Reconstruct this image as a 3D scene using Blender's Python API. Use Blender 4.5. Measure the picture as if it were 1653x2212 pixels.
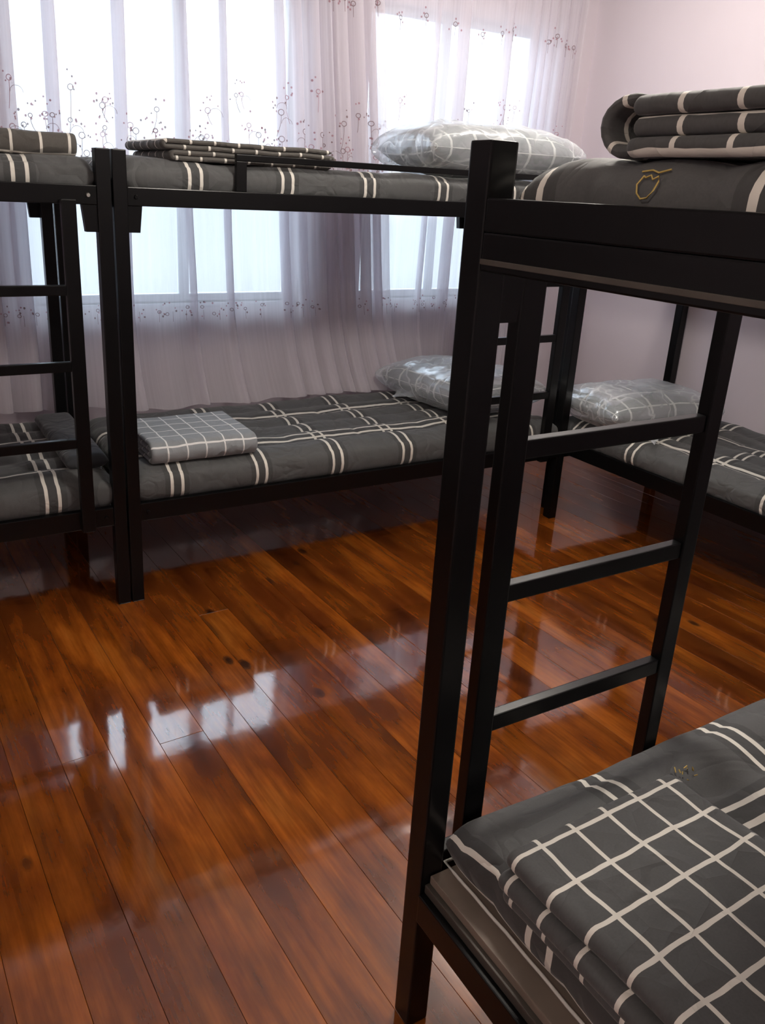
import bpy, bmesh, math, random
from mathutils import Vector, Matrix
random.seed(7)
PI = math.pi
S = bpy.context.scene
C = S.collection
for o in list(bpy.data.objects): bpy.data.objects.remove(o)

# ---------------------------------------------------------------- camera
cd = bpy.data.cameras.new('camera'); cam = bpy.data.objects.new('camera', cd); C.objects.link(cam)
cd.sensor_fit = 'AUTO'; cd.sensor_width = 36.0
cd.lens = 1767.865 / 2212 * 36.0
cd.shift_x = 60.57 / 2212; cd.shift_y = -72.65 / 2212
cd.clip_start = 0.02
R3 = Matrix(((0.8661954604967128, 0.1267742556213865, -0.48335671333553537),
             (-0.49742176314671815, 0.3111160694719346, -0.8098014453335735),
             (0.04771806537253772, 0.941878484427783, 0.33254760081697254)))
cam.matrix_world = Matrix.Translation((0, 0, 1.6523)) @ R3.to_4x4()
S.camera = cam
# ---------------------------------------------------------------- light
w = bpy.data.worlds.new('overcast sky'); S.world = w; w.use_nodes = True
bg = w.node_tree.nodes['Background']
bg.inputs[0].default_value = (0.71, 0.87, 1.0, 1)
# overcast sky: about three times brighter overhead than at the horizon, pale ground below
_nt = w.node_tree; _tc = _nt.nodes.new('ShaderNodeTexCoord'); _sp = _nt.nodes.new('ShaderNodeSeparateXYZ'); _nt.links.new(_tc.outputs['Generated'], _sp.inputs[0])
_mr = _nt.nodes.new('ShaderNodeMapRange'); _mr.inputs[1].default_value = 0.0; _mr.inputs[2].default_value = 1.0; _mr.inputs[3].default_value = 2.15; _mr.inputs[4].default_value = 16.0
_nt.links.new(_sp.outputs[2], _mr.inputs[0]); _nt.links.new(_mr.outputs[0], bg.inputs[1])
S.view_settings.view_transform = 'Standard'; S.view_settings.look = 'None'
S.view_settings.gamma = 1.0; S.view_settings.use_curve_mapping = False
S.view_settings.exposure = 0.0
def lamp(name, kind, loc, energy, col, **k):
    l = bpy.data.lights.new(name, kind); l.energy = energy; l.color = col
    for a, b in k.items(): setattr(l, a, b)
    o = bpy.data.objects.new(name, l); C.objects.link(o); o.location = loc; return o
lamp('ceiling_lamp_light', 'POINT', (2.95, 2.95, 2.76), 34, (1.0, 0.93, 0.84), shadow_soft_size=0.09)
lamp('room_lamp_light', 'POINT', (1.55, 1.55, 2.55), 84, (1.0, 0.93, 0.84), shadow_soft_size=0.12)
WY = 4.20      # inner face of window wall
RX = 4.07      # inner face of right wall
LX, FY, CZ = -1.78, -1.3, 2.90
WIN = [(0.60, 2.07), (2.47, 3.74)]; WZ0, WZ1 = 1.05, 2.60
lamp('camera_side_fill_light', 'POINT', (-1.0, 0.1, 2.70), 30, (1.0, 0.88, 0.74), shadow_soft_size=0.12)  # warm fill added on the camera side to brighten faces turned that way
for i, (a, b) in enumerate(WIN):
    p = lamp('window_portal', 'AREA', ((a + b) / 2, WY + 0.13, (WZ0 + WZ1) / 2), 1, (1, 1, 1), shape='RECTANGLE', size=b - a, size_y=WZ1 - WZ0)
    p.rotation_euler = (-PI / 2, 0, 0); p.data.cycles.is_portal = True

# ---------------------------------------------------------------- materials
def mat(name):
    m = bpy.data.materials.new(name); m.use_nodes = True
    nt = m.node_tree; return m, nt, nt.nodes['Principled BSDF']
def N(nt, t, **k):
    n = nt.nodes.new(t)
    for a, b in k.items(): setattr(n, a, b)
    return n
def L(nt, a, b): nt.links.new(a, b)
def math_(nt, op, a, b=None, c=None):
    n = N(nt, 'ShaderNodeMath', operation=op)
    for i, v in enumerate((a, b, c)):
        if v is None: continue
        if isinstance(v, (int, float)): n.inputs[i].default_value = v
        else: L(nt, v, n.inputs[i])
    return n.outputs[0]
def ramp(nt, f, stops):
    r = N(nt, 'ShaderNodeValToRGB'); e = r.color_ramp.elements
    while len(e) < len(stops): e.new(0.5)
    for i, (p, c) in enumerate(stops):
        e[i].position = p; e[i].color = (*c, 1)
    L(nt, f, r.inputs[0]); return r.outputs[0]
def mixc(nt, f, a, b):
    n = N(nt, 'ShaderNodeMix', data_type='RGBA')
    if isinstance(f, (int, float)): n.inputs[0].default_value = f
    else: L(nt, f, n.inputs[0])
    for i, v in ((6, a), (7, b)):
        if isinstance(v, tuple): n.inputs[i].default_value = (*v, 1)
        else: L(nt, v, n.inputs[i])
    return n.outputs[2]
def bump(nt, bs, h, strength, dist):
    b = N(nt, 'ShaderNodeBump'); b.inputs['Strength'].default_value = strength; b.inputs['Distance'].default_value = dist
    L(nt, h, b.inputs['Height']); L(nt, b.outputs[0], bs.inputs['Normal']); return b

def m_plain(name, col, rough=0.5, metal=0.0, noise=0.0, scale=20.0, bmp=0.0):
    m, nt, bs = mat(name)
    bs.inputs['Roughness'].default_value = rough; bs.inputs['Metallic'].default_value = metal
    tc = N(nt, 'ShaderNodeTexCoord'); nz = N(nt, 'ShaderNodeTexNoise'); nz.inputs['Scale'].default_value = scale
    nz.inputs['Detail'].default_value = 4
    L(nt, tc.outputs['Object'], nz.inputs['Vector'])
    c = mixc(nt, nz.outputs[0], tuple(v * (1 - noise) for v in col), tuple(min(1, v * (1 + noise)) for v in col))
    L(nt, c, bs.inputs['Base Color'])
    if bmp: bump(nt, bs, nz.outputs[0], bmp, 0.002)
    return m
BLACK = m_plain('black painted steel', (0.003, 0.003, 0.0033), 0.28, 0.0, 0.25, 30, 0.15)
BLACK.node_tree.nodes['Principled BSDF'].inputs['Specular IOR Level'].default_value = 0.28
BOARD = m_plain('brown plywood', (0.19, 0.15, 0.12), 0.6, 0, 0.35, 9, 0.3)
DGREY = m_plain('old grey steel', (0.075, 0.065, 0.055), 0.45, 0.2, 0.4, 14, 0.2)
BOLT = m_plain('bolt steel', (0.45, 0.43, 0.40), 0.35, 0.8)
WALL = m_plain('lilac wall paint', (0.68, 0.61, 0.66), 0.65, 0, 0.03, 3, 0.1)
CEIL = m_plain('white ceiling paint', (0.60, 0.58, 0.57), 0.8, 0, 0.02, 3)
FRAMEW = m_plain('white window frame', (0.72, 0.75, 0.80), 0.4, 0, 0.02, 8)
PIPE = m_plain('white piping', (0.62, 0.60, 0.56), 0.8, 0, 0.05, 60)
GOLD = m_plain('gold embroidery thread', (0.55, 0.40, 0.12), 0.5, 0.2, 0.2, 80)
SUB = m_plain('dark subfloor', (0.02, 0.012, 0.008), 0.9)

# varnished boards
def m_floor():
    m, nt, bs = mat('varnished pine boards')
    oi = N(nt, 'ShaderNodeObjectInfo'); tc = N(nt, 'ShaderNodeTexCoord')
    off = N(nt, 'ShaderNodeVectorMath', operation='SCALE'); off.inputs[0].default_value = (13, 37, 5); L(nt, oi.outputs['Random'], off.inputs['Scale'])
    ad = N(nt, 'ShaderNodeVectorMath', operation='ADD'); L(nt, tc.outputs['Object'], ad.inputs[0]); L(nt, off.outputs[0], ad.inputs[1])
    def nz(sc, vec, det=5, rough=0.55):
        mp = N(nt, 'ShaderNodeMapping'); mp.inputs['Scale'].default_value = vec; L(nt, ad.outputs[0], mp.inputs['Vector'])
        n = N(nt, 'ShaderNodeTexNoise'); n.inputs['Scale'].default_value = sc; n.inputs['Detail'].default_value = det
        n.inputs['Roughness'].default_value = rough
        L(nt, mp.outputs[0], n.inputs['Vector']); return n.outputs[0], mp
    g1, _ = nz(1.0, (34, 1.6, 10)); g2, _ = nz(1.0, (7, 2.0, 4)); g3, _ = nz(1.0, (130, 5, 30)); 
    base = ramp(nt, g2, [(0.28, (0.085, 0.018, 0.004)), (0.45, (0.19, 0.046, 0.006)), (0.60, (0.32, 0.088, 0.010)), (0.78, (0.42, 0.14, 0.020))])
    gr = ramp(nt, g1, [(0.32, (0.22, 0.13, 0.10)), (0.52, (0.85, 0.8, 0.8)), (0.72, (1.2, 1.1, 1.05))])
    mu = N(nt, 'ShaderNodeMix', data_type='RGBA', blend_type='MULTIPLY'); mu.inputs[0].default_value = 0.45
    L(nt, base, mu.inputs[6]); L(nt, gr, mu.inputs[7])
    fi = ramp(nt, g3, [(0.3, (0.62, 0.58, 0.55)), (0.6, (1.05, 1.05, 1.05))])
    mu2 = N(nt, 'ShaderNodeMix', data_type='RGBA', blend_type='MULTIPLY'); mu2.inputs[0].default_value = 0.4
    L(nt, mu.outputs[2], mu2.inputs[6]); L(nt, fi, mu2.inputs[7])
    # dark stains
    s1, _ = nz(1.0, (7, 2.2, 3), 3)
    st = ramp(nt, s1, [(0.48, (0, 0, 0)), (0.76, (1, 1, 1))])
    c1 = mixc(nt, math_(nt, 'MULTIPLY', st, 0.75), mu2.outputs[2], (0.035, 0.009, 0.004))
    # knots
    vo = N(nt, 'ShaderNodeTexVoronoi'); vo.inputs['Scale'].default_value = 1.0
    mp = N(nt, 'ShaderNodeMapping'); mp.inputs['Scale'].default_value = (5.0, 2.6, 0.01); L(nt, ad.outputs[0], mp.inputs['Vector']); L(nt, mp.outputs[0], vo.inputs['Vector'])
    kn = ramp(nt, vo.outputs['Distance'], [(0.05, (1, 1, 1)), (0.11, (0, 0, 0))])
    c2 = mixc(nt, math_(nt, 'MULTIPLY', kn, 0.9), c1, (0.022, 0.008, 0.005))
    rb = math_(nt, 'MULTIPLY_ADD', oi.outputs['Random'], 0.40, 0.82)
    vm = N(nt, 'ShaderNodeVectorMath', operation='SCALE'); L(nt, c2, vm.inputs[0]); L(nt, rb, vm.inputs['Scale'])
    L(nt, vm.outputs[0], bs.inputs['Base Color'])
    bs.inputs['Roughness'].default_value = 0.42
    bs.inputs['Specular IOR Level'].default_value = 0.0
    bs.inputs['Coat Weight'].default_value = 1.0; bs.inputs['Coat IOR'].default_value = 2.15
    wv, _ = nz(1.0, (6, 5, 4), 3); sc_, _ = nz(1.0, (60, 22, 20), 2)
    rr = math_(nt, 'MULTIPLY_ADD', wv, 0.05, 0.045)
    L(nt, rr, bs.inputs['Coat Roughness'])
    h = math_(nt, 'ADD', math_(nt, 'MULTIPLY', wv, 1.0), math_(nt, 'MULTIPLY', sc_, 0.06))
    b = N(nt, 'ShaderNodeBump'); b.inputs['Strength'].default_value = 0.5; b.inputs['Distance'].default_value = 0.0012
    L(nt, h, b.inputs['Height']); L(nt, b.outputs[0], bs.inputs['Coat Normal'])
    return m
FLOOR = m_floor()

# plaid cloth; UVs are in metres
def m_plaid(name, base, stripe, pitch, wdt, gap=0.0, dark=1.0, off=(0.0, 0.0), quilt=0.0, rough=0.75, weave=0.6):
    m, nt, bs = mat(name)
    uv = N(nt, 'ShaderNodeTexCoord'); wn = N(nt, 'ShaderNodeTexNoise'); wn.inputs['Scale'].default_value = 9
    L(nt, uv.outputs['UV'], wn.inputs['Vector'])
    sx = N(nt, 'ShaderNodeSeparateXYZ'); L(nt, uv.outputs['UV'], sx.inputs[0])
    wob = math_(nt, 'MULTIPLY_ADD', wn.outputs[0], 0.012, -0.006)
    masks = []; bands = []
    for k in range(2):
        v = math_(nt, 'ADD', math_(nt, 'ADD', sx.outputs[k], wob), off[k] + 50 * pitch)
        d = math_(nt, 'SUBTRACT', math_(nt, 'MODULO', v, pitch), pitch / 2)
        a = math_(nt, 'ABSOLUTE', d)
        if gap: a2 = math_(nt, 'ABSOLUTE', math_(nt, 'SUBTRACT', a, gap / 2))
        else: a2 = a
        masks.append(math_(nt, 'LESS_THAN', a2, wdt / 2))
        bands.append(math_(nt, 'LESS_THAN', a, gap / 2 + wdt * 2.2 if gap else 0.0))
    mk = math_(nt, 'MAXIMUM', masks[0], masks[1]); bd = math_(nt, 'MAXIMUM', bands[0], bands[1])
    n2 = N(nt, 'ShaderNodeTexNoise'); n2.inputs['Scale'].default_value = 260; L(nt, uv.outputs['UV'], n2.inputs['Vector'])
    n3 = N(nt, 'ShaderNodeTexNoise'); n3.inputs['Scale'].default_value = 5; n3.inputs['Detail'].default_value = 5; L(nt, uv.outputs['UV'], n3.inputs['Vector'])
    b0 = mixc(nt, math_(nt, 'MULTIPLY', n2.outputs[0], weave), base, tuple(v * 1.6 for v in base))
    b1 = mixc(nt, math_(nt, 'MULTIPLY', bd, dark * 0.5), b0, tuple(v * 0.45 for v in base))
    cc = mixc(nt, mk, b1, stripe)
    L(nt, cc, bs.inputs['Base Color']); bs.inputs['Roughness'].default_value = rough
    bs.inputs['Specular IOR Level'].default_value = 0.25
    bs.inputs['Sheen Weight'].default_value = 0.15
    n4 = N(nt, 'ShaderNodeTexNoise'); n4.inputs['Scale'].default_value = 6.5; n4.inputs['Detail'].default_value = 2; n4.inputs['Distortion'].default_value = 0.8
    L(nt, uv.outputs['UV'], n4.inputs['Vector'])
    cre = math_(nt, 'MINIMUM', math_(nt, 'MULTIPLY', math_(nt, 'ABSOLUTE', math_(nt, 'SUBTRACT', n4.outputs[0], 0.5)), 9.0), 1.0)
    h = math_(nt, 'ADD', n3.outputs[0], math_(nt, 'MULTIPLY', cre, 0.55))
    if quilt:
        vo = N(nt, 'ShaderNodeTexVoronoi', feature='DISTANCE_TO_EDGE'); vo.inputs['Scale'].default_value = 8; L(nt, uv.outputs['UV'], vo.inputs['Vector'])
        g = math_(nt, 'MINIMUM', math_(nt, 'MULTIPLY', vo.outputs['Distance'], 7.0), 1.0)
        h = math_(nt, 'ADD', h, math_(nt, 'MULTIPLY', math_(nt, 'SQRT', g), quilt))
    bump(nt, bs, h, 0.6, 0.010)
    return m
ST = (0.70, 0.67, 0.61)
MPLAID = m_plaid('grey padded cover with paired stripes', (0.072, 0.073, 0.074), ST, 0.375, 0.013, 0.046, 1.0)
QPLAID = m_plaid('charcoal grid quilt cloth', (0.066, 0.067, 0.068), ST, 0.078, 0.0078, quilt=0.35)
LPLAID = m_plaid('pale grey grid quilt cloth', (0.21, 0.225, 0.24), (0.74, 0.74, 0.74), 0.082, 0.006)
UPLAID = m_plaid('brown grey grid quilt cloth', (0.075, 0.070, 0.064), ST, 0.095, 0.009)
PPLAID = m_plaid('grey pillow plaid', (0.17, 0.185, 0.195), (0.80, 0.80, 0.78), 0.15, 0.014)
DPLAID = m_plaid('dark pad cloth', (0.035, 0.037, 0.042), ST, 0.9, 0.012)

def m_plastic():
    m, nt, bs = mat('clear crinkled plastic'); nt.nodes.remove(bs)
    out = nt.nodes['Material Output']
    tc = N(nt, 'ShaderNodeTexCoord'); nz = N(nt, 'ShaderNodeTexNoise'); nz.inputs['Scale'].default_value = 5; nz.inputs['Detail'].default_value = 2
    nz.inputs['Distortion'].default_value = 0.6
    L(nt, tc.outputs['Object'], nz.inputs['Vector'])
    rg = math_(nt, 'ABSOLUTE', math_(nt, 'SUBTRACT', nz.outputs[0], 0.5))
    b = N(nt, 'ShaderNodeBump'); b.inputs['Strength'].default_value = 0.9; b.inputs['Distance'].default_value = 0.03; L(nt, rg, b.inputs['Height'])
    gl = N(nt, 'ShaderNodeBsdfGlossy'); gl.inputs['Roughness'].default_value = 0.16; gl.inputs['Color'].default_value = (0.95, 0.97, 1, 1); L(nt, b.outputs[0], gl.inputs['Normal'])
    df = N(nt, 'ShaderNodeBsdfDiffuse'); df.inputs['Color'].default_value = (0.86, 0.90, 0.93, 1); L(nt, b.outputs[0], df.inputs['Normal'])
    tr = N(nt, 'ShaderNodeBsdfTransparent'); tr.inputs['Color'].default_value = (0.93, 0.95, 0.96, 1)
    m1 = N(nt, 'ShaderNodeMixShader'); m1.inputs[0].default_value = 0.4; L(nt, df.outputs[0], m1.inputs[1]); L(nt, gl.outputs[0], m1.inputs[2])
    cr = ramp(nt, rg, [(0.0, (0.62, 0.62, 0.62)), (0.02, (0.36, 0.36, 0.36)), (0.2, (0.24, 0.24, 0.24))])
    lw = N(nt, 'ShaderNodeLayerWeight'); lw.inputs[0].default_value = 0.25; L(nt, b.outputs[0], lw.inputs['Normal'])
    fc = math_(nt, 'MINIMUM', math_(nt, 'ADD', cr, math_(nt, 'MULTIPLY', lw.outputs['Facing'], 0.35)), 0.95)
    m2 = N(nt, 'ShaderNodeMixShader'); L(nt, fc, m2.inputs[0]); L(nt, tr.outputs[0], m2.inputs[1]); L(nt, m1.outputs[0], m2.inputs[2])
    L(nt, m2.outputs[0], out.inputs[0]); return m
PLASTIC = m_plastic()
def m_sheer():
    m, nt, bs = mat('sheer pinkish white voile'); nt.nodes.remove(bs)
    out = nt.nodes['Material Output']
    tc = N(nt, 'ShaderNodeTexCoord')
    mp = N(nt, 'ShaderNodeMapping'); mp.inputs['Scale'].default_value = (90, 1.2, 1); L(nt, tc.outputs['UV'], mp.inputs['Vector'])
    nz = N(nt, 'ShaderNodeTexNoise'); nz.inputs['Scale'].default_value = 1; nz.inputs['Detail'].default_value = 3; L(nt, mp.outputs[0], nz.inputs['Vector'])
    df = N(nt, 'ShaderNodeBsdfDiffuse'); df.inputs['Color'].default_value = (0.82, 0.77, 0.82, 1)
    tl = N(nt, 'ShaderNodeBsdfTranslucent'); tl.inputs['Color'].default_value = (0.88, 0.86, 0.91, 1)
    tr = N(nt, 'ShaderNodeBsdfTransparent'); tr.inputs['Color'].default_value = (0.97, 0.96, 0.97, 1)
    m1 = N(nt, 'ShaderNodeMixShader'); m1.inputs[0].default_value = 0.42; L(nt, df.outputs[0], m1.inputs[1]); L(nt, tl.outputs[0], m1.inputs[2])
    lw = N(nt, 'ShaderNodeLayerWeight'); lw.inputs[0].default_value = 0.3
    f = math_(nt, 'ADD', math_(nt, 'MULTIPLY_ADD', nz.outputs[0], 0.20, 0.54), math_(nt, 'MULTIPLY', lw.outputs['Facing'], 0.35))
    f = math_(nt, 'MINIMUM', f, 0.97)
    m2 = N(nt, 'ShaderNodeMixShader'); L(nt, f, m2.inputs[0]); L(nt, tr.outputs[0], m2.inputs[1]); L(nt, m1.outputs[0], m2.inputs[2])
    L(nt, m2.outputs[0], out.inputs[0]); return m
SHEER = m_sheer()
def m_glass():
    m, nt, bs = mat('window glass'); nt.nodes.remove(bs); out = nt.nodes['Material Output']
    tr = N(nt, 'ShaderNodeBsdfTransparent'); gl = N(nt, 'ShaderNodeBsdfGlossy'); gl.inputs['Roughness'].default_value = 0.03
    fr = N(nt, 'ShaderNodeFresnel'); fr.inputs[0].default_value = 1.45
    ms = N(nt, 'ShaderNodeMixShader'); L(nt, fr.outputs[0], ms.inputs[0]); L(nt, tr.outputs[0], ms.inputs[1]); L(nt, gl.outputs[0], ms.inputs[2])
    L(nt, ms.outputs[0], out.inputs[0]); return m
GLASS = m_glass()
def m_thread(name, col):
    m, nt, bs = mat(name); nt.nodes.remove(bs); out = nt.nodes['Material Output']
    df = N(nt, 'ShaderNodeBsdfDiffuse'); df.inputs['Color'].default_value = (*col, 1)
    tl = N(nt, 'ShaderNodeBsdfTranslucent'); tl.inputs['Color'].default_value = (*col, 1)
    tr = N(nt, 'ShaderNodeBsdfTransparent')
    a = N(nt, 'ShaderNodeMixShader'); a.inputs[0].default_value = 0.5; L(nt, df.outputs[0], a.inputs[1]); L(nt, tl.outputs[0], a.inputs[2])
    b = N(nt, 'ShaderNodeMixShader'); b.inputs[0].default_value = 0.88; L(nt, tr.outputs[0], b.inputs[1]); L(nt, a.outputs[0], b.inputs[2])
    L(nt, b.outputs[0], out.inputs[0]); return m
THREAD = m_thread('brown curtain embroidery thread', (0.30, 0.22, 0.22)); ROSE = m_thread('rose curtain embroidery thread', (0.48, 0.30, 0.33))

# ---------------------------------------------------------------- helpers
def link(name, me, m, parent=None, smooth=False):
    o = bpy.data.objects.new(name, me); C.objects.link(o)
    if m: me.materials.append(m)
    if parent: o.parent = parent
    if smooth:
        for p in me.polygons: p.use_smooth = True
    return o
def tag(o, label=None, cat=None, group=None, kind=None):
    if label: o['label'] = label
    if cat: o['category'] = cat
    if group: o['group'] = group
    if kind: o['kind'] = kind
    return o
def thing(name, loc, label, cat, group=None):
    o = bpy.data.objects.new(name, None); C.objects.link(o); o.location = loc; o.empty_display_size = 0.1
    return tag(o, label, cat, group)
def box_bm(bm, a, b, bev=0.003):
    r = bmesh.ops.create_cube(bm, size=1.0)
    vs = r['verts']
    for v in vs:
        v.co = Vector([(a[i] + b[i]) / 2 + v.co[i] * (b[i] - a[i]) for i in range(3)])
    if bev:
        es = list({e for v in vs for e in v.link_edges})
        bmesh.ops.bevel(bm, geom=es, offset=bev, segments=2, affect='EDGES', profile=0.6)
def box(name, a, b, m, parent=None, bev=0.003, smooth=False):
    """box from corner a to corner b in the parent's coordinates; object origin at its base centre"""
    o0 = Vector(((a[0] + b[0]) / 2, (a[1] + b[1]) / 2, a[2]))
    bm = bmesh.new(); box_bm(bm, [a[i] - o0[i] for i in range(3)], [b[i] - o0[i] for i in range(3)], bev)
    me = bpy.data.meshes.new(name); bm.to_mesh(me); bm.free()
    o = link(name, me, m, parent); o.location = o0; return o
def grid_obj(name, rows, uvs, m, parent=None, close=False, loc=(0, 0, 0)):
    """rows: list of rows of points -> smooth surface with UVs"""
    ny, nx = len(rows), len(rows[0])
    vs = [tuple(p[i] - loc[i] for i in range(3)) for r in rows for p in r]
    fs = []
    for j in range(ny - 1 + (1 if close else 0)):
        for i in range(nx - 1):
            j2 = (j + 1) % ny
            fs.append((j * nx + i, j * nx + i + 1, j2 * nx + i + 1, j2 * nx + i))
    me = bpy.data.meshes.new(name); me.from_pydata(vs, [], fs)
    ul = me.uv_layers.new(name='UVMap')
    for p in me.polygons:
        for li in p.loop_indices:
            vi = me.loops[li].vertex_index; ul.data[li].uv = uvs[vi // nx][vi % nx]
    o = link(name, me, m, parent, True); o.location = loc; return o
from mathutils import noise as mn
def nse(x, y, z=0.0, s=1.0): return mn.noise(Vector((x * s, y * s, z * s)))
def edge_param(L_, r, n, ns):
    """samples across a slab of length L_ with rounded edges radius r: list of (pos, height factor, arc)"""
    out = []; arc = 0
    q = [(-L_ / 2 + r - r * math.cos(a * PI / 2 / ns), math.sin(a * PI / 2 / ns)) for a in range(ns)]
    q += [(-L_ / 2 + r + (L_ - 2 * r) * i / n, 1.0) for i in range(n + 1)]
    q += [(L_ / 2 - r + r * math.sin((a + 1) * PI / 2 / ns), math.cos((a + 1) * PI / 2 / ns)) for a in range(ns)]
    prev = None; res = []
    for p, h in q:
        if prev is not None: arc += math.hypot(p - prev[0], (h - prev[1]) * r)
        res.append((p, max(h, 0.0), arc)); prev = (p, h)
    mid = arc / 2
    return [(p, h, a - mid) for p, h, a in res]
def pad(name, cx, cy, z0, lx, ly, t, m, parent=None, r=None, nx=90, ny=40, fn=None, uo=(0, 0), rot=0.0, pinch=False):
    """soft slab: superellipse-edged cushion. fn(x, y) adds to the top height; local x along lx"""
    r = r or t * 0.55
    U = edge_param(lx, r, nx, 6); V = edge_param(ly, r, ny, 6)
    me_v = []; uv = []; fs = []
    nU, nV = len(U), len(V)
    for side in (1, -1):
        for (y, hy, ay) in V:
            for (x, hx, ax) in U:
                h = (hx * hy) ** 0.9
                z = t / 2 + side * t / 2 * h
                if fn: 
                    d = fn(x, y)
                    z += d * (h ** 0.5) * (1.0 if side > 0 else 0.0)
                    # side faces bulge unevenly
                xx, yy = x, y
                k = 1 - min(hx, hy)
                wob = 0.007 * nse(x * 3 + cx, y * 3 + cy, z * 10) * (1 if k > 0.05 else 0)
                xx += wob * (1 if x > 0 else -1) * (1 - hx); yy += wob * (1 if y > 0 else -1) * (1 - hy)
                if pinch:
                    xx -= (1 if x > 0 else -1) * 0.022 * (1 - abs(math.sin(PI * y / 0.19 + 0.8)) ** 0.35) * (1 - hx)
                    yy -= (1 if y > 0 else -1) * 0.018 * (1 - abs(math.sin(PI * x / 0.375 + 0.5)) ** 0.3) * (1 - hy)
                me_v.append((xx, yy, z)); uv.append((ax + uo[0], ay + uo[1]) if side > 0 else (ax * 1.0 + uo[0], ay + uo[1]))
    for s in range(2):
        o = s * nU * nV
        for j in range(nV - 1):
            for i in range(nU - 1):
                f = (o + j * nU + i, o + j * nU + i + 1, o + (j + 1) * nU + i + 1, o + (j + 1) * nU + i)
                fs.append(f if s == 0 else f[::-1])
    me = bpy.data.meshes.new(name); me.from_pydata(me_v, [], fs)
    ul = me.uv_layers.new(name='UVMap')
    for p in me.polygons:
        for li in p.loop_indices: ul.data[li].uv = uv[me.loops[li].vertex_index]
    bm = bmesh.new(); bm.from_mesh(me); bmesh.ops.remove_doubles(bm, verts=bm.verts, dist=0.0004); bm.to_mesh(me); bm.free()
    o = link(name, me, m, parent, True); o.location = (cx, cy, z0); o.rotation_euler = (0, 0, rot); return o
def ribbon_rows(path, thick, width, wfn=None, n=14, seed=0, uvo=(0, 0)):
    """thick ribbon along a 2D path (a, z); width across; returns (a, b, z) surface as closed loop rows"""
    pts = []
    for (x0, z0), (x1, z1) in zip(path[:-1], path[1:]):
        d = math.hypot(x1 - x0, z1 - z0); k = max(1, int(d / 0.015))
        for i in range(k): pts.append((x0 + (x1 - x0) * i / k, z0 + (z1 - z0) * i / k))
    pts.append(path[-1])
    W = edge_param(width, thick * 0.6, n, 3)
    M = len(pts); arcs = [0]
    for i in range(1, M): arcs.append(arcs[-1] + math.hypot(pts[i][0] - pts[i - 1][0], pts[i][1] - pts[i - 1][1]))
    T = arcs[-1]; rows = []; uvs = []
    def nrm(i):
        a = pts[max(i - 1, 0)]; b = pts[min(i + 1, M - 1)]
        dx, dz = b[0] - a[0], b[1] - a[1]; l = math.hypot(dx, dz) or 1; return -dz / l, dx / l
    def ring(i, side):
        nx, nz = nrm(i); row = []; uv = []
        e = min(1.0, min(arcs[i], T - arcs[i]) / (thick * 0.6)); e = math.sqrt(max(0.0, 1 - (1 - e) ** 2))
        for (y, h, ay) in W:
            wv = nse(arcs[i] * 6 + seed, y * 7, seed)
            tt = thick / 2 * e * (h ** 0.8) * (0.93 + 0.10 * wv) * side
            bx = 0.006 * nse(y * 6 + seed, pts[i][1] * 30, 3.1); bz = 0.003 * nse(y * 8, pts[i][0] * 8, seed)
            row.append((pts[i][0] + nx * tt + bx, y, pts[i][1] + nz * tt + bz)); uv.append((arcs[i] - T + uvo[0], ay + uvo[1]))
        return row, uv
    for i in range(M): a, b = ring(i, 1); rows.append(a); uvs.append(b)
    for i in range(M - 1, -1, -1): a, b = ring(i, -1); rows.append(a); uvs.append(b)
    return rows, uvs
def ribbon(name, path, thick, width, m, origin, rotz=0.0, parent=None, seed=0, uvo=(0, 0)):
    rows, uvs = ribbon_rows(path, thick, width, seed=seed, uvo=uvo)
    o = grid_obj(name, rows, uvs, m, parent, close=True)
    o.location = origin; o.rotation_euler = (0, 0, rotz); return o
def arc(cx, cz, r, a0, a1, n=9):
    return [(cx + r * math.cos(a0 + (a1 - a0) * i / n), cz + r * math.sin(a0 + (a1 - a0) * i / n)) for i in range(n + 1)]
def serp(n, L_, t, offs=None):
    """n layers stacked upwards from z=t/2, folds at a=0 (odd) and a=L_; offs: per-layer extra at the a=0 side"""
    offs = offs or [0] * n; p = []; left = False
    for k in range(n):
        z = t / 2 + k * t
        if k % 2 == 0:   # goes right to left
            a0, a1 = L_ - t / 2, offs[k] + t / 2
            p += [(a0, z), (a1, z)]
            if k < n - 1: p += arc(a1, z + t / 2, t / 2, -PI / 2, -3 * PI / 2, 7)[1:]
        else:
            a0, a1 = offs[k - 1] + t / 2, L_ - t / 2
            p += [(a1, z)]
            if k < n - 1: p += arc(a1, z + t / 2, t / 2, -PI / 2, PI / 2, 7)[1:]
    return p
def nested(L_, t):
    """four layers, the outer fold wrapping the inner one, both at a=0"""
    p = [(L_, t / 2), (2 * t, t / 2)]
    p += arc(2 * t, 2 * t, 1.5 * t, -PI / 2, -3 * PI / 2, 12)[1:]
    p += [(L_, 3.5 * t)] + arc(L_, 3 * t, 0.5 * t, PI / 2, -PI / 2, 6)[1:]
    p += [(2.1 * t, 2.5 * t)] + arc(2.1 * t, 2 * t, 0.5 * t, PI / 2, 3 * PI / 2, 6)[1:] + [(L_ - 0.01, 1.5 * t)]
    return p
def tube(bm, pts, r, k=6):
    rings = []
    for i, p in enumerate(pts):
        p = Vector(p); d = (Vector(pts[min(i + 1, len(pts) - 1)]) - Vector(pts[max(i - 1, 0)])).normalized()
        a = d.orthogonal().normalized(); b = d.cross(a)
        rings.append([bm.verts.new(p + a * r * math.cos(2 * PI * j / k) + b * r * math.sin(2 * PI * j / k)) for j in range(k)])
    for r0, r1 in zip(rings[:-1], rings[1:]):
        for j in range(k):
            bm.faces.new((r0[j], r0[(j + 1) % k], r1[(j + 1) % k], r1[j]))
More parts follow.
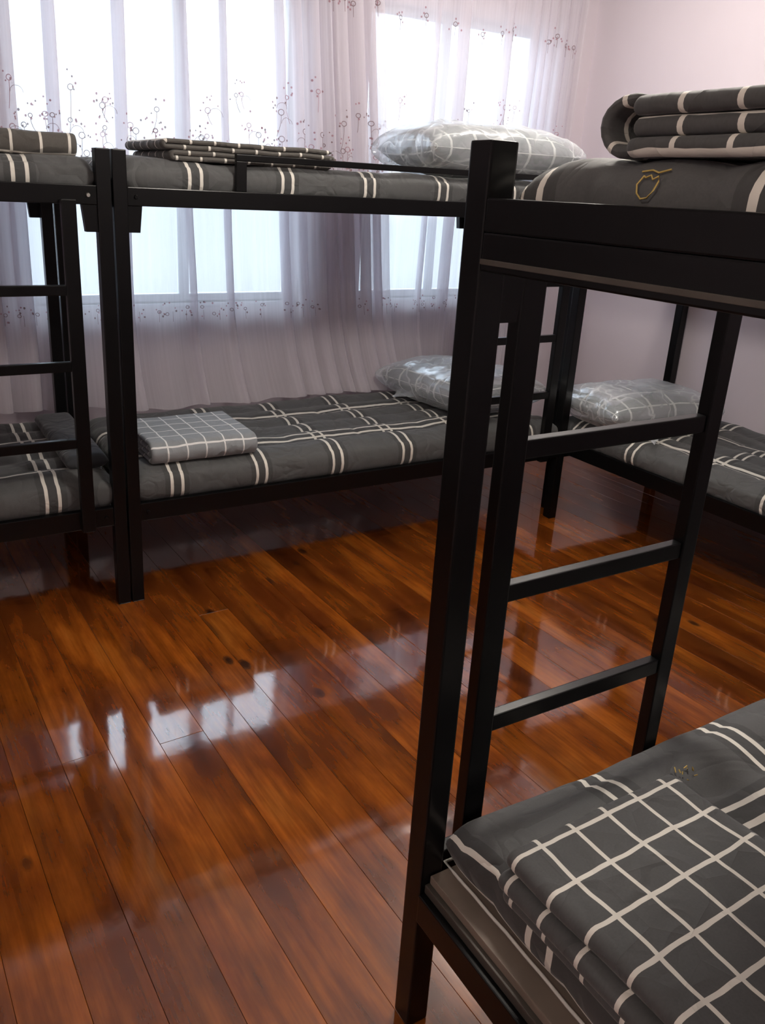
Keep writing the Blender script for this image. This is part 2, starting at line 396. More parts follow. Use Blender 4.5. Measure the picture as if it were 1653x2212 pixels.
def tube_obj(name, pts, r, m, parent=None, k=6):
    bm = bmesh.new(); tube(bm, pts, r, k); me = bpy.data.meshes.new(name); bm.to_mesh(me); bm.free()
    return link(name, me, m, parent, True)

# ---------------------------------------------------------------- room
fl = box('floor', (LX - 0.1, FY - 0.1, -0.10), (RX + 0.1, WY + 0.1, -0.024), SUB, bev=0); tag(fl, 'varnished red-brown wooden plank floor', kind='structure')
B0 = math.radians(-1.917)
cols = [0.386, 0.526, 0.671, 0.813, 0.954, 1.077, 1.205, 1.335, 1.463, 1.59]
while cols[0] > LX - 0.05: cols.insert(0, cols[0] - 0.135)
while cols[-1] < RX + 0.16: cols.append(cols[-1] + 0.135)
flw = fl.matrix_basis.inverted()
for i, (a, b) in enumerate(zip(cols[:-1], cols[1:])):
    cuts = [FY - 0.04, random.uniform(-0.9, 0.6), WY - 0.02]
    if abs(a - 0.386) < 0.01: cuts = [FY - 0.04, 2.13, WY - 0.02]
    elif i % 3 == 1: cuts = [FY - 0.04, random.uniform(0.4, 3.3), WY - 0.02]
    for y0, y1 in zip(cuts[:-1], cuts[1:]):
        g = 0.0004
        me_a = (-(b - a) / 2 + g, -(y1 - y0) / 2 + g, -0.024); me_b = ((b - a) / 2 - g, (y1 - y0) / 2 - g, 0.0)
        bm = bmesh.new(); r = bmesh.ops.create_cube(bm, size=1)
        for v in bm.verts: v.co = Vector([(me_a[k] + me_b[k]) / 2 + v.co[k] * (me_b[k] - me_a[k]) for k in range(3)])
        es = [e for e in bm.edges if all(v.co.z > -0.001 for v in e.verts)]
        bmesh.ops.bevel(bm, geom=es, offset=0.0007, segments=1, affect='EDGES')
        me = bpy.data.meshes.new('plank'); bm.to_mesh(me); bm.free()
        o = link('plank', me, FLOOR, fl)
        u, v = (a + b) / 2, (y0 + y1) / 2
        pos = Vector((u * math.cos(B0) + v * math.sin(B0), -u * math.sin(B0) + v * math.cos(B0) - 0.0, random.uniform(-0.0003, 0.0003)))
        if pos.x < LX - 0.02 or pos.x > RX + 0.02: bpy.data.objects.remove(o); continue
        # keep ends inside the walls
        o.location = flw @ pos; o.rotation_euler = (0, 0, -B0)
def struct(o, label=None): return tag(o, label, kind='structure')
# window wall with two openings, built as one mesh
bm = bmesh.new()
T = 0.22
box_bm(bm, (LX - T, WY, 0), (WIN[0][0], WY + T, CZ), 0)
box_bm(bm, (WIN[0][1], WY, 0), (WIN[1][0], WY + T, CZ), 0)
box_bm(bm, (WIN[1][1], WY, 0), (RX + T, WY + T, CZ), 0)
for a, b in WIN:
    box_bm(bm, (a, WY, 0), (b, WY + T, WZ0), 0); box_bm(bm, (a, WY, WZ1), (b, WY + T, CZ), 0)
me = bpy.data.meshes.new('wall_back'); bm.to_mesh(me); bm.free(); struct(link('wall_back', me, WALL))
struct(box('wall_right', (RX, FY - T, 0), (RX + T, WY, CZ), WALL, bev=0), 'plain lilac painted wall')
struct(box('wall_left', (LX - T, FY - T, 0), (LX, WY, CZ), WALL, bev=0))
struct(box('wall_front', (LX, FY - T, 0), (RX, FY, CZ), WALL, bev=0))
struct(box('ceiling', (LX - T, FY - T, CZ), (RX + T, WY + T, CZ + 0.1), CEIL, bev=0))
for n, (a, b) in enumerate(WIN, 1):
    wroot = bpy.data.objects.new('window_%d' % n, None); C.objects.link(wroot); wroot.location = ((a + b) / 2, WY, WZ0); struct(wroot, 'white framed window behind the sheer curtain')
    def loc(p): return tuple(p[i] - wroot.location[i] for i in range(3))
    y0, y1 = WY + 0.09, WY + 0.14; f = 0.035
    bm = bmesh.new()
    for p, q in (((a, y0, WZ0), (a + f, y1, WZ1)), ((b - f, y0, WZ0), (b, y1, WZ1)), ((a + f, y0, WZ0), (b - f, y1, WZ0 + f)), ((a + f, y0, WZ1 - f), (b - f, y1, WZ1))):
        box_bm(bm, loc(p), loc(q), 0.003)
    me = bpy.data.meshes.new('window_frame'); bm.to_mesh(me); bm.free(); link('window_frame', me, FRAMEW, wroot)
    ms = [1.45] if n == 1 else [3.03]
    for mx in ms: box('mullion', loc((mx - 0.025, y0, WZ0 + f)), loc((mx + 0.025, y1, WZ1 - f)), FRAMEW, wroot)
    xs = [a + f] + ms + [b - f]
    for q0, q1 in zip(xs[:-1], xs[1:]):
        box('window_pane', loc((q0 + 0.02, WY + 0.112, WZ0 + f)), loc((q1 - 0.02, WY + 0.116, WZ1 - f)), GLASS, wroot, bev=0)
    box('window_sill', loc((a + 0.001, WY - 0.004, WZ0 - 0.02)), loc((b - 0.001, WY + 0.088, WZ0)), FRAMEW, wroot)
bb = box('baseboard_right', (RX - 0.014, FY, 0), (RX, WY, 0.09), WALL, bev=0.003); struct(bb)

# ---------------------------------------------------------------- bunk beds
PW = 0.050; H = 1.745
def bunk(origin, rotz, length, depth, label, ladder, guard=None, skew=0.0, HT=None, shape=None, group=None):
    """local frame: x along the length, y=0 front (ladder side) face, +y to the back"""
    t = thing('bunk_bed', origin, label, 'bunk bed', group); t.rotation_euler = (0, 0, rotz)
    h = HT or H
    for ix, x in enumerate((0, length - PW)):
        for iy, y in enumerate((0, depth - PW)):
            sx = skew if iy else 0
            box('post', (x + sx, y, 0), (x + PW + sx, y + PW, h), BLACK, t, 0.004)
            # gusset plates under the upper rail
            for s in (-1, 1):
                if ix == 0 and s == -1 or ix == 1 and s == 1: continue
                xa = x + sx + (PW if s > 0 else -0.042); yb = y + 0.008 if iy == 0 else y + PW - 0.016
                bm = bmesh.new()
                xi, xo = (xa, xa + 0.042) if s > 0 else (xa + 0.042, xa)
                q = [(xi, 1.56), (xo + 0.010 * s, 1.56), (xo, 1.468), (xi, 1.468)]
                fv = [bm.verts.new((u, yb, z)) for u, z in q]; bv = [bm.verts.new((u, yb + 0.03, z)) for u, z in q]
                bm.faces.new(fv); bm.faces.new(bv[::-1])
                for i in range(4): bm.faces.new((fv[i], fv[(i + 1) % 4], bv[(i + 1) % 4], bv[i]))
                bmesh.ops.recalc_face_normals(bm, faces=bm.faces)
                me = bpy.data.meshes.new('gusset_plate'); bm.to_mesh(me); bm.free(); link('gusset_plate', me, BLACK, t)
    for y in (0.004, depth - 0.034):
        box('side_rail', (PW, y, 1.559), (length - PW, y + 0.03, 1.623), BLACK, t)
        box('side_rail', (PW, y, 0.352), (length - PW, y + 0.03, 0.428), BLACK, t)
    for x in (0.0, length - 0.03):
        box('end_rail', (x, PW, 1.603), (x + 0.03, depth - PW, 1.650), BLACK, t)
        box('end_rail', (x + 0.004, PW, 0.297), (x + 0.034, depth - PW, 0.363), BLACK, t)
        box('end_ledge', (x + 0.008, PW, 1.548), (x + 0.030, depth - PW, 1.603), BLACK, t)
        xs = x + 0.001 if x == 0 else x + 0.026
        box('ledge_strip', (xs, PW, 1.558), (xs + 0.006, depth - PW, 1.566), DGREY, t, 0.001)
        box('slat_support', (x + 0.006 if x == 0 else x - 0.012, PW, 0.3635), (x + 0.040 if x == 0 else x + 0.02, depth - PW, 0.383), DGREY, t, 0.002)
    # boards carrying the mattresses
    nb = 11
    for k in range(nb):
        for z0, z1, e in ((0.3835, 0.402, 0.012), (1.578, 1.598, 0.034)):
            x0 = e + (length - 2 * e) * k / nb; x1 = e + (length - 2 * e) * (k + 1) / nb - 0.008
            box('bed_board', (x0 + (0.004 if k == nb - 1 else 0), 0.052 if k in (0, nb - 1) else 0.036, z0), (x1, depth - (0.052 if k in (0, nb - 1) else 0.036), z1), BOARD, t, 0.002)
    # ladder on the front side, outside the rails
    x0, x1, zs = ladder
    ld = bpy.data.objects.new('ladder', None); C.objects.link(ld); ld.parent = t; ld.location = (x0, 0, 0)
    for a, b in ((0, 0.043), (x1 - x0 - 0.05, x1 - x0)):
        box('ladder_stile', (a, -0.028, 0.352), (b, 0.002, 1.575), BLACK, ld, 0.003)
    for z in zs:
        box('rung', (0.043, -0.026, z - 0.036), (x1 - x0 - 0.05, -0.002, z), BLACK, ld, 0.003)
    if guard:
        g0, g1 = guard
        gd = bpy.data.objects.new('guard_rail', None); C.objects.link(gd); gd.parent = t
        box('guard_bar', (g0, 0.008, 1.731), (g1, 0.030, 1.755 if HT is None else 1.74), BLACK, gd)
        box('guard_post', (g0, 0.008, 1.623), (g0 + 0.042, 0.030, 1.731), BLACK, gd)
    for x in (0.08, length - 0.08):
        for z in (1.59, 0.39):
            bm = bmesh.new(); r = bmesh.ops.create_cone(bm, cap_ends=True, segments=10, radius1=0.008, radius2=0.006, depth=0.006)
            me = bpy.data.meshes.new('bolt'); bm.to_mesh(me); bm.free()
            o = link('bolt', me, BOLT if abs(z - 1.59) < 0.01 and x > 1 else BLACK, t); o.location = (x, 0.001, z); o.rotation_euler = (PI / 2, 0, 0)
    return t
BX, BY = 0.7775, 3.0386; DEP = 0.955; BLEN = 2.34
RA = (1.29, 1.02, 0.73)
bedB = bunk((BX, BY, 0), 0, BLEN, DEP, 'black metal bunk bed standing in the middle along the curtained window', (1.66, 2.197, RA), guard=(0.462, BLEN - PW), skew=-0.03)
bedA = bunk((BX - 0.0065 - BLEN, BY, 0), 0, BLEN, DEP, 'black metal bunk bed at the left edge of the photo, cut off by the frame', (BLEN - 0.645, BLEN - 0.128, RA), skew=-0.03)
# C: ladder faces the window, so the frame is turned by 180 degrees
CX, CY = 0.7793, 1.0269
bedC = bunk((CX + BLEN, CY, 0), PI, BLEN, 1.0, 'black metal bunk bed nearest the camera, its tall post and ladder in the foreground', (BLEN - 0.705, BLEN - 0.131, (1.2535, 0.9707, 0.6823)), HT=1.7278)
# D along the right wall; ladder end out of view
DX, DY = 3.152, 3.20
bedD = bunk((DX, DY, 0), -PI / 2, BLEN, 0.90, 'black metal bunk bed along the lilac right-hand wall', (1.55, 2.07, RA))

# ---------------------------------------------------------------- mattresses
def quilted(seed, ax='y', amp=0.020, per=0.14, lump=0.018):
    def f(x, y):
        v = y if ax == 'y' else x; u = x if ax == 'y' else y
        c = abs(math.sin(PI * (v + 0.01 * nse(u * 5, v * 5, seed)) / per)) ** 0.6
        c2 = abs(math.sin(PI * u / 0.375)) ** 0.25
        return amp * (c - 0.6) + 0.006 * (c2 - 0.9) + lump * nse(x * 2.2 + seed, y * 3.0, seed) + 0.006 * nse(x * 9, y * 9, seed)
    return f
mats = []
def mattress(cx, cy, z, lx, ly, t, label, seed, rot=0, uo=(0, 0), fn=None, bands=None):
    r = pad('mattress', cx, cy, z, lx, ly, t, MPLAID, None, r=t * 0.5, nx=110, ny=44, fn=fn or quilted(seed), uo=uo, rot=rot, pinch=True)
    tag(r, label, 'mattress')
    # piping round the lower edge
    zz = 0.018; n = 60; pts = []
    a, b = lx / 2 - 0.004, ly / 2 - 0.004
    for i in range(n + 1): pts.append((-a + 2 * a * i / n, -b + 0.003 * nse(i * .3, 0, seed), zz + 0.005 * nse(i * .4, 1, seed)))
    for i in range(1, 30): pts.append((a + 0.003 * nse(i * .3, 3, seed), -b + 2 * b * i / 30, zz + 0.005 * nse(i * .4, 2, seed)))
    for i in range(n + 1): pts.append((a - 2 * a * i / n, b, zz + 0.005 * nse(i * .4, 5, seed)))
    for i in range(1, 31): pts.append((-a, b - 2 * b * i / 30, zz + 0.005 * nse(i * .4, 7, seed)))
    tube_obj('piping', pts, 0.0035, PIPE, r, 5)
    return r
BL = BLEN - 2 * 0.03
# stripes: pairs centred on 0.982 + 0.375 k (upper 1.09)
def uo_for(cx, x_at, pitch=0.375): return -(x_at - cx) + pitch / 2
bcx = BX + BLEN / 2; acx = bcx - BLEN - 0.0065
mB1 = mattress(bcx, BY + 0.475, 0.4035, BLEN - 0.04, 0.925, 0.150, 'grey padded mattress with paired white stripes, lower bunk of the middle bed', 1, uo=(uo_for(bcx, 0.985), 0.05))
mB2 = mattress(bcx, BY + 0.475, 1.5995, BLEN - 0.07, 0.89, 0.118, 'grey padded mattress with paired white stripes, upper bunk of the middle bed', 2, uo=(uo_for(bcx, 1.09), 0.1))
mA1 = mattress(acx, BY + 0.475, 0.4035, BLEN - 0.04, 0.925, 0.155, 'grey padded mattress with paired white stripes, lower bunk at the left edge', 3, uo=(uo_for(acx, 0.50), 0.13))
mA2 = mattress(acx, BY + 0.475, 1.5995, BLEN - 0.07, 0.89, 0.105, 'grey padded mattress under a folded quilt, upper bunk at the left edge', 4, uo=(uo_for(acx, 0.48), 0.02))
ccx = CX + BLEN / 2
def cfn(x, y):
    return quilted(5)(x, y) - 0.030 * max(0, (y - 0.25)) * 4
mC1 = mattress(ccx + 0.012, 0.515, 0.4035, BLEN - 0.075, 0.93, 0.126, 'slate grey mattress with paired stripes, lower bunk nearest the camera', 5, uo=(uo_for(ccx + 0.012, 1.18), -0.2 + 0.1875))
mC2 = mattress(ccx, 0.500, 1.5995, BLEN - 0.075, 0.91, 0.106, 'slate grey mattress with a small gold motif, upper bunk nearest the camera', 6, uo=(uo_for(ccx, 0.90), -0.245), fn=lambda x, y: quilted(6)(x, y) * 0.5)
dcy = DY - BLEN / 2
mD1 = mattress(DX + 0.45, dcy, 0.4035, BLEN - 0.04, 0.89, 0.130, 'grey padded mattress with paired white stripes, lower bunk along the right wall', 7, rot=-PI / 2, uo=(uo_for(0, -(2.645 - dcy)), 0.1))
mD2 = mattress(DX + 0.45, dcy, 1.5995, BLEN - 0.07, 0.84, 0.100, 'grey padded mattress, upper bunk along the right wall', 8, rot=-PI / 2)

# ---------------------------------------------------------------- folded quilts
# lower bunk C: six layers, three folds towards the post
def quilt(name, path, t, width, m, origin, rotz, label, seed, p=0.082, sa=0.0, sb=0.0):
    # sa: stripe position measured back from the loose end; sb: stripe position across
    o = ribbon(name, path, t, width, m, origin, rotz, None, seed, (p / 2 + sa, p / 2 - sb)); tag(o, label, 'quilt'); return o
ZC1 = 0.4035 + 0.126 + 0.010
q1 = quilt('folded_quilt', serp(6, 0.415, 0.0185, [0.004, 0, -0.012, 0, 0.0, 0]), 0.0185, 0.58, QPLAID, (0.797, 0.478, ZC1), 0.03,
           'charcoal folded quilt with a white grid, lower bunk in the foreground', 1, p=0.078, sa=0.355, sb=0.268)
ZC2 = 1.5995 + 0.106 + 0.006
q2 = quilt('folded_quilt', serp(6, 0.42, 0.0120, [0.0, 0, 0.01, 0, 0.004, 0]), 0.0120, 0.56, QPLAID, (0.835, 0.50, ZC2 - 0.006), 0.0,
           'thick charcoal quilt folded in three, upper bunk in the foreground', 2, p=0.078, sa=0.385, sb=0.13)
wpath = [(-0.02, 0.066), (0.0, 0.064)] + [(0.040 * math.sin(a * PI / 10) + 0.004, 0.033 + 0.031 * math.cos(a * PI / 10)) for a in range(1, 10)] + [(0.0, 0.004), (-0.02, 0.006)]
wr = ribbon('end_fold', wpath, 0.017, 0.40, QPLAID, (0.205, 0.288, 0.002), PI / 2, q2, 9, (0.01, 0.03))
ZB1 = 0.4035 + 0.150 + 0.004
q3 = quilt('folded_quilt', nested(0.40, 0.024), 0.024, 0.46, LPLAID, (1.125, 3.085, ZB1), PI / 2,
           'light grey folded quilt with a fine white grid, lower bunk of the middle bed', 3)
ZB2 = 1.5995 + 0.118 + 0.003
p4 = serp(4, 0.70, 0.019, [0.03, 0, 0.0, 0])
q4 = quilt('folded_quilt', p4, 0.019, 0.50, UPLAID, (0.985, 3.36, ZB2), 0.0,
           'thin brownish grey folded quilt with curled edges, upper bunk of the middle bed', 4, p=0.095, sa=0.02, sb=0.02)
ZA2 = 1.5995 + 0.105 + 0.006
q5 = quilt('folded_quilt', nested(0.42, 0.020), 0.020, 0.62, UPLAID, (0.375, 3.13, ZA2), PI / 2,
           'brownish grey quilt folded into a block, upper bunk at the left edge', 5, p=0.095, sa=0.03, sb=0.0)
pd = pad('folded_pad', 0.655, 3.50, 0.4035 + 0.155, 0.16, 0.70, 0.06, DPLAID, None, r=0.03, nx=14, ny=30); tag(pd, 'small dark folded pad beside the post pair, lower bunk at the left edge', 'pad')

# ---------------------------------------------------------------- pillows in plastic
def pillow(cx, cy, z0, lx, ly, t, rot, label, seed, flaps=(), tilt=(0, 0)):
    root = thing('pillow', (cx, cy, z0), label, 'pillow'); root.rotation_euler = (tilt[0], tilt[1], rot)
    def f(x, y): return 0.012 * nse(x * 6 + seed, y * 6, seed) + 0.006 * nse(x * 15, y * 15, seed)
    o = pad('pillow_cover', 0, 0, 0.006, lx, ly, t, PPLAID, root, r=min(lx, ly) * 0.48, nx=24, ny=20, fn=f, uo=(0.06 * seed, 0.03))
    U = edge_param(lx + 0.05, min(lx, ly) * 0.48, 30, 8); V = edge_param(ly + 0.04, min(lx, ly) * 0.48, 24, 8)
    rows = []; uvs = []
    vs = []; fs = []; nU, nV = len(U), len(V)
    for side in (1, -1):
        for (y, hy, ay) in V:
            for (x, hx, ax) in U:
                h = (hx * hy) ** 0.62; w_ = nse(x * 8 + seed, y * 8, 1.7) + 0.5 * nse(x * 22, y * 18 + seed, 0.3)
                z = t / 2 + 0.004 + side * (t / 2 + 0.010) * h + 0.014 * w_ * (h + 0.15) * (1 if side > 0 else 0.2)
                vs.append((x + 0.01 * w_ * (1 - h), y + 0.01 * w_ * (1 - h), max(z, 0.001)))
    for s in range(2):
        o_ = s * nU * nV
        for j in range(nV - 1):
            for i in range(nU - 1):
                fs.append((o_ + j * nU + i, o_ + j * nU + i + 1, o_ + (j + 1) * nU + i + 1, o_ + (j + 1) * nU + i))
    me = bpy.data.meshes.new('plastic_bag'); me.from_pydata(vs, [], fs); link('plastic_bag', me, PLASTIC, root, True)
    for tri in flaps:
        # crumpled corner of the bag
        n = 9; a, b, c = (Vector(p) for p in tri); rows = []
        for j in range(n + 1):
            row = []
            for i in range(n + 1):
                u = i / n; v = j / n
                p = a.lerp(b, u).lerp(c, v * 1.0) if True else a
                p = a.lerp(b, u) * (1 - v) + c * v
                nn = (b - a).cross(c - a).normalized(); p += nn * 0.018 * nse(p.x * 22 + seed, p.y * 22, p.z * 22)
                row.append(tuple(p))
            rows.append(row)
        grid_obj('bag_corner', rows, [[(i / n, j / n) for i in range(n + 1)] for j in range(n + 1)], PLASTIC, root)
    return root
pillow(2.765, 3.55, ZB1, 0.56, 0.72, 0.215, 0.10, 'plaid pillow in clear plastic, lower bunk of the middle bed', 1, flaps=[((-0.26, 0.20, 0.06), (-0.27, -0.02, 0.07), (-0.36, 0.14, 0.035))])
pillow(2.60, 3.36, ZB2, 0.82, 0.52, 0.235, -0.03, 'plaid pillow in clear plastic, upper bunk of the middle bed', 2, flaps=[((0.42, -0.10, 0.03), (0.30, 0.02, 0.17), (0.50, -0.02, 0.21))])
ZD1 = 0.4035 + 0.130 + 0.002
pillow(3.49, 2.93, ZD1, 0.68, 0.48, 0.195, -0.12, 'plaid pillow in clear plastic, lower bunk along the right wall', 3,
       flaps=[((-0.20, -0.21, 0.07), (0.04, -0.22, 0.07), (-0.27, -0.45, 0.03)), ((0.36, -0.12, 0.07), (0.36, 0.10, 0.06), (0.46, -0.12, 0.02))])
ZD2 = 1.5995 + 0.100 + 0.003
pillow(3.60, 2.90, ZD2, 0.70, 0.44, 0.18, 0.0, 'plaid pillow in clear plastic, upper bunk along the right wall, mostly hidden', 4, flaps=[((-0.30, -0.20, 0.05), (-0.12, -0.20, 0.08), (-0.22, -0.24, 0.22))])

# gold motifs (thread outline) on mattresses
def motif(parent_obj, pts, name='gold_motif', r=0.0012):
    o = tube_obj(name, pts, r, GOLD, parent_obj, 5); o['label'] = 'gold stitched outline'; return o
# on the -X end face of the upper foreground mattress: local coords of mC2
lx2 = (BLEN - 0.075) / 2
def endface(y, z): 
    zz = (z - 1.5995) / 0.106 * 2 - 1; zz = max(-0.99, min(0.99, zz)); hh = abs(zz) ** (1 / 0.9)
    x = -lx2 + 0.059 - 0.059 * math.sqrt(max(0, 1 - hh * hh)); return (x - 0.006, y - 0.500, z - 1.5995)
yy, zz = 0.722, 1.672
shape = [(-0.012, 0.012), (-0.016, 0.002), (-0.012, -0.008), (-0.004, -0.014), (0.005, -0.013), (0.012, -0.004), (0.014, 0.006), (0.010, 0.012), (0.004, 0.008), (-0.002, 0.013), (-0.008, 0.010), (-0.012, 0.012)]
motif(mC2, [endface(yy - a, zz + b) for a, b in shape]); motif(mC2, [endface(yy - a, zz + b) for a, b in [(-0.02, 0.017), (-0.006, 0.019), (0.006, 0.016), (0.02, 0.02)]])

_r = random.Random(3)
for k in range(9):
    a = Vector((1.345 + _r.uniform(-0.02, 0.02) - ccx - 0.012, 0.845 + _r.uniform(-0.016, 0.016) - 0.515, 0.134 + _r.uniform(0, 0.006)))
    motif(mC1, [a, a + Vector((_r.uniform(-0.012, 0.012), _r.uniform(-0.012, 0.012), 0.005))], 'gold_stitch', 0.0014)
# ---------------------------------------------------------------- curtains
def curtain_path(x0, x1, pleats, wav, seed):
    """control polyline in (x, y): gentle waves with doubled-back pleats at the given ranges"""
    pts = []; x = x0; amp = 0.014
    pl = sorted(pleats); k = 0
    while x < x1 - 1e-6:
        if k < len(pl) and x >= pl[k][0]:
            a, b = pl[k]; m = 8
            for i in range(m): u = i / m; pts.append((a + (b - a) * u, -0.016 * math.sin(PI * u)))
            for i in range(m): u = i / m; pts.append((b - (b - a) * u + 0.004 * math.sin(PI * u), 0.005 + 0.016 * math.sin(PI * u)))
            for i in range(m): u = i / m; pts.append((a + (b - a) * u, 0.012 + 0.022 * math.sin(PI * u)))
            x = b + 0.008; k += 1
        else:
            pts.append((x, amp * math.sin((x - x0) * 2 * PI / wav + seed) + 0.008 * nse(x * 9, seed)))
            x += 0.012
    pts.append((x1, 0)); return pts
def smooth_path(p, it=2):
    for _ in range(it): p = [p[0]] + [tuple((p[i - 1][j] + 2 * p[i][j] + p[i + 1][j]) / 4 for j in range(2)) for i in range(1, len(p) - 1)] + [p[-1]]
    return p
CYB = 4.085
def curtain(x0, x1, pleats, wav, seed, label, drift, bed=None, CYB=4.085):
    p = smooth_path(curtain_path(x0, x1, pleats, wav, seed))
    arcs = [0]
    for i in range(1, len(p)): arcs.append(arcs[-1] + math.hypot(p[i][0] - p[i - 1][0], p[i][1] - p[i - 1][1]))
    zt, zb = 2.86, 0.572; nz = 46
    def pos(i, z, off=0.0):
        """i may be fractional index"""
        i = max(0, min(len(p) - 1.001, i)); k = int(i); f = i - k
        x = p[k][0] * (1 - f) + p[k + 1][0] * f; y = p[k][1] * (1 - f) + p[k + 1][1] * f
        u = (zt - z) / (zt - zb)
        sway = 0.018 * nse(x * 2.5 + seed, z * 0.9, 2.0) * u + 0.006 * nse(x * 8, z * 2.2, seed)
        xx = x + drift(x, z) + sway
        yy = CYB + y * (0.8 + 0.5 * u) + 0.010 * nse(x * 4, z * 1.4, seed + 4) * u
        if bed:   # the hem billows forward over the back of the mattress
            a, b = bed; e = min(1, max(0, (xx - a) / 0.22)) * min(1, max(0, (b - xx) / 0.22)); e = e * e * (3 - 2 * e)
            g = max(0, (1.05 - z) / 0.48); yy -= e * (0.155 * g ** 2.2) * (1 + 0.25 * nse(x * 7, 0, seed))
        return (xx, min(yy, 4.145) + off, z)
    rows = []; uvs = []
    for j in range(nz + 1):
        z = zt + (zb - zt) * j / nz
        if j == nz: z = zb
        rows.append([pos(i, z + (0.012 * nse(p[i][0] * 6, seed) if j == nz else 0)) for i in range(len(p))]); uvs.append([(arcs[i], z) for i in range(len(p))])
    root = grid_obj('sheer_curtain', rows, uvs, SHEER, None); tag(root, label, 'curtain')
    # index lookup by x (first visible pass)
    def idx(x):
        for i in range(len(p) - 1):
            if p[i][0] <= x <= p[i + 1][0]: return i + (x - p[i][0]) / max(1e-6, p[i + 1][0] - p[i][0])
        return None
    bmA, bmB = bmesh.new(), bmesh.new(); rnd = random.Random(seed * 11 + 3)
    def P(x, z):
        i = idx(x)
        return None if i is None else Vector(pos(i, z, -0.003))
    def ring(bm, x, z, r, w_):
        n = 10; q = [(P(x + (r + w_) * math.cos(2 * PI * k / n), z + (r + w_) * math.sin(2 * PI * k / n)), P(x + r * math.cos(2 * PI * k / n), z + r * math.sin(2 * PI * k / n))) for k in range(n)]
        if any(a is None or b is None for a, b in q): return
        if max((q[k][0] - q[(k + 1) % n][0]).length for k in range(n)) > r * 3: return
        v = [(bm.verts.new(a), bm.verts.new(b)) for a, b in q]
        for k in range(n): k2 = (k + 1) % n; bm.faces.new((v[k][0], v[k2][0], v[k2][1], v[k][1]))
    def dot(bm, x, z, r):
        n = 6; q = [P(x + r * math.cos(2 * PI * k / n), z + r * 1.2 * math.sin(2 * PI * k / n)) for k in range(n)]
        if any(a is None for a in q) or max((q[k] - q[(k + 1) % n]).length for k in range(n)) > r * 3: return
        bm.faces.new([bm.verts.new(a) for a in q])
    def line(bm, pts, w_=0.0013):
        q = [P(*a) for a in pts]
        for a, b in zip(q[:-1], q[1:]):
            if a is None or b is None or (a - b).length > 0.04: continue
            d = (b - a); s = Vector((-d.z, 0, d.x)); s = s.normalized() * w_
            bm.faces.new([bm.verts.new(a + s), bm.verts.new(a - s), bm.verts.new(b - s), bm.verts.new(b + s)])
    x = x0 + 0.03
    while x < x1 - 0.03:
        for _ in range(3):
            zc = 1.70 + abs(rnd.gauss(0, 0.17)); zc = min(zc, 2.15); xx = x + rnd.uniform(-0.04, 0.04)
            bm = bmA if rnd.random() < 0.6 else bmB
            ring(bm, xx, zc, rnd.uniform(0.007, 0.012), 0.0035)
            hh = rnd.uniform(0.05, 0.14); bend = rnd.uniform(-0.03, 0.03)
            line(bm, [(xx + bend * (k / 6) ** 2, zc - 0.012 - hh * k / 6) for k in range(7)])
            for k in range(rnd.randint(3, 6)):
                a = rnd.uniform(0, 2 * PI); d = rnd.uniform(0.02, 0.05); dot(bm if rnd.random() < .5 else bmB, xx + d * math.cos(a), zc + d * math.sin(a) + 0.02, rnd.uniform(0.003, 0.0055))
            if rnd.random() < 0.5:
                r_ = rnd.uniform(0.02, 0.04); s = rnd.choice((-1, 1)); zz_ = zc - hh * 0.5
                line(bmA, [(xx + s * (r_ - r_ * math.cos(k * PI / 8)), zz_ + r_ * math.sin(k * PI / 8)) for k in range(9)], 0.001)
        if rnd.random() < 0.8:
            for k in range(5): dot(bmA if k % 2 else bmB, x + rnd.uniform(-0.035, 0.035), 1.03 + rnd.uniform(-0.035, 0.045), rnd.uniform(0.003, 0.005))
            ring(bmA, x + rnd.uniform(-0.02, 0.02), 1.03 + rnd.uniform(-0.02, 0.03), 0.006, 0.003); line(bmA, [(x + 0.01, 1.03 - 0.05 * k / 5) for k in range(6)], 0.0009)
        if rnd.random() < 0.6:
            zc = 2.53 + rnd.uniform(-0.03, 0.03); ring(bmA, x, zc, 0.009, 0.004); line(bmA, [(x, zc + 0.012 - 0.01 * k * 1.2) for k in range(1, 7)])
            for k in range(4): dot(bmB, x + rnd.uniform(-0.04, 0.04), zc + rnd.uniform(-0.03, 0.04), 0.005)
        x += rnd.uniform(0.055, 0.085)
    for bm, m in ((bmA, THREAD), (bmB, ROSE)):
        me = bpy.data.meshes.new('embroidery'); bm.to_mesh(me); bm.free(); o = link('embroidery', me, m, root); o['kind'] = 'stuff'
    return root
def driftL(x, z):
    wgt = max(0, min(1, (x - 1.2) / 1.2)); return wgt * (2.55 - z) * 0.10
def driftR(x, z):
    a = max(0, min(1, (x - 3.3) / 0.5)); return -0.02 * a * (2.5 - z) + (1 - a) * 0.06 * max(0, 1.6 - z) * 0
pl_left = [(-1.45, -1.36), (-1.05, -0.92), (-0.62, -0.55), (-0.20, -0.08), (0.18, 0.30), (0.44, 0.52), (0.575, 0.655), (0.765, 0.83), (1.06, 1.13), (1.375, 1.41), (1.56, 1.60)]
xx = 1.84
rg = random.Random(5)
while xx < 2.40: k = rg.uniform(0.03, 0.075); pl_left.append((xx, xx + k)); xx += k + rg.uniform(0.01, 0.035)
pl_right = [(2.82, 2.85), (2.97, 3.06), (3.30, 3.36)]
xx = 3.49
while xx < 3.80: k = rg.uniform(0.035, 0.08); pl_right.append((xx, xx + k)); xx += k + rg.uniform(0.012, 0.03)
curtain(-1.72, 2.46, pl_left, 0.31, 1, 'embroidered sheer curtain covering the left window and gathered towards its right edge', driftL, bed=(0.86, 3.02), CYB=4.062)
curtain(2.43, 3.90, pl_right, 0.24, 2, 'embroidered sheer curtain over the right window, next to the lilac wall', driftR, bed=(0.86, 3.02), CYB=4.108)

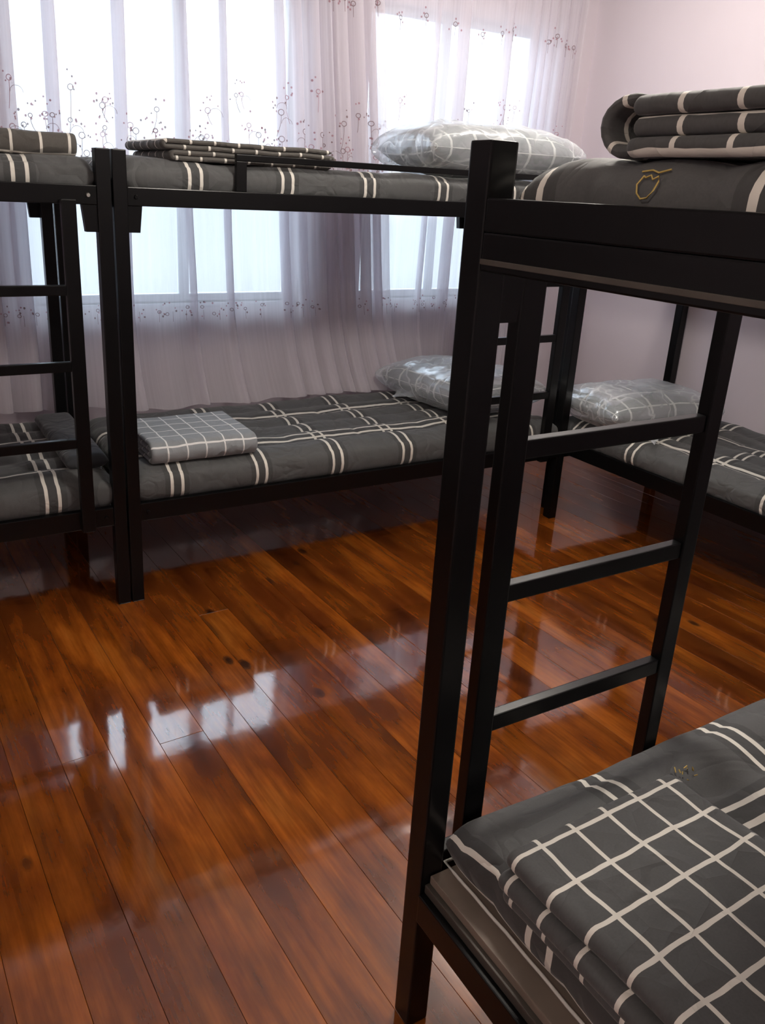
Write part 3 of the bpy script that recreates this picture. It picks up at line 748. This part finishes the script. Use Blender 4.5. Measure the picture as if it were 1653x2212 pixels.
# ---------------------------------------------------------------- groups of repeats
GR = {'bunk bed': 'bunk beds in the dormitory', 'mattress': 'mattresses on the bunks', 'pillow': 'pillows in clear plastic bags', 'quilt': 'folded quilts on the bunks', 'curtain': 'sheer curtains at the windows'}
for o in C.objects:
    if o.parent is None and o.get('category') in GR: o['group'] = GR[o['category']]
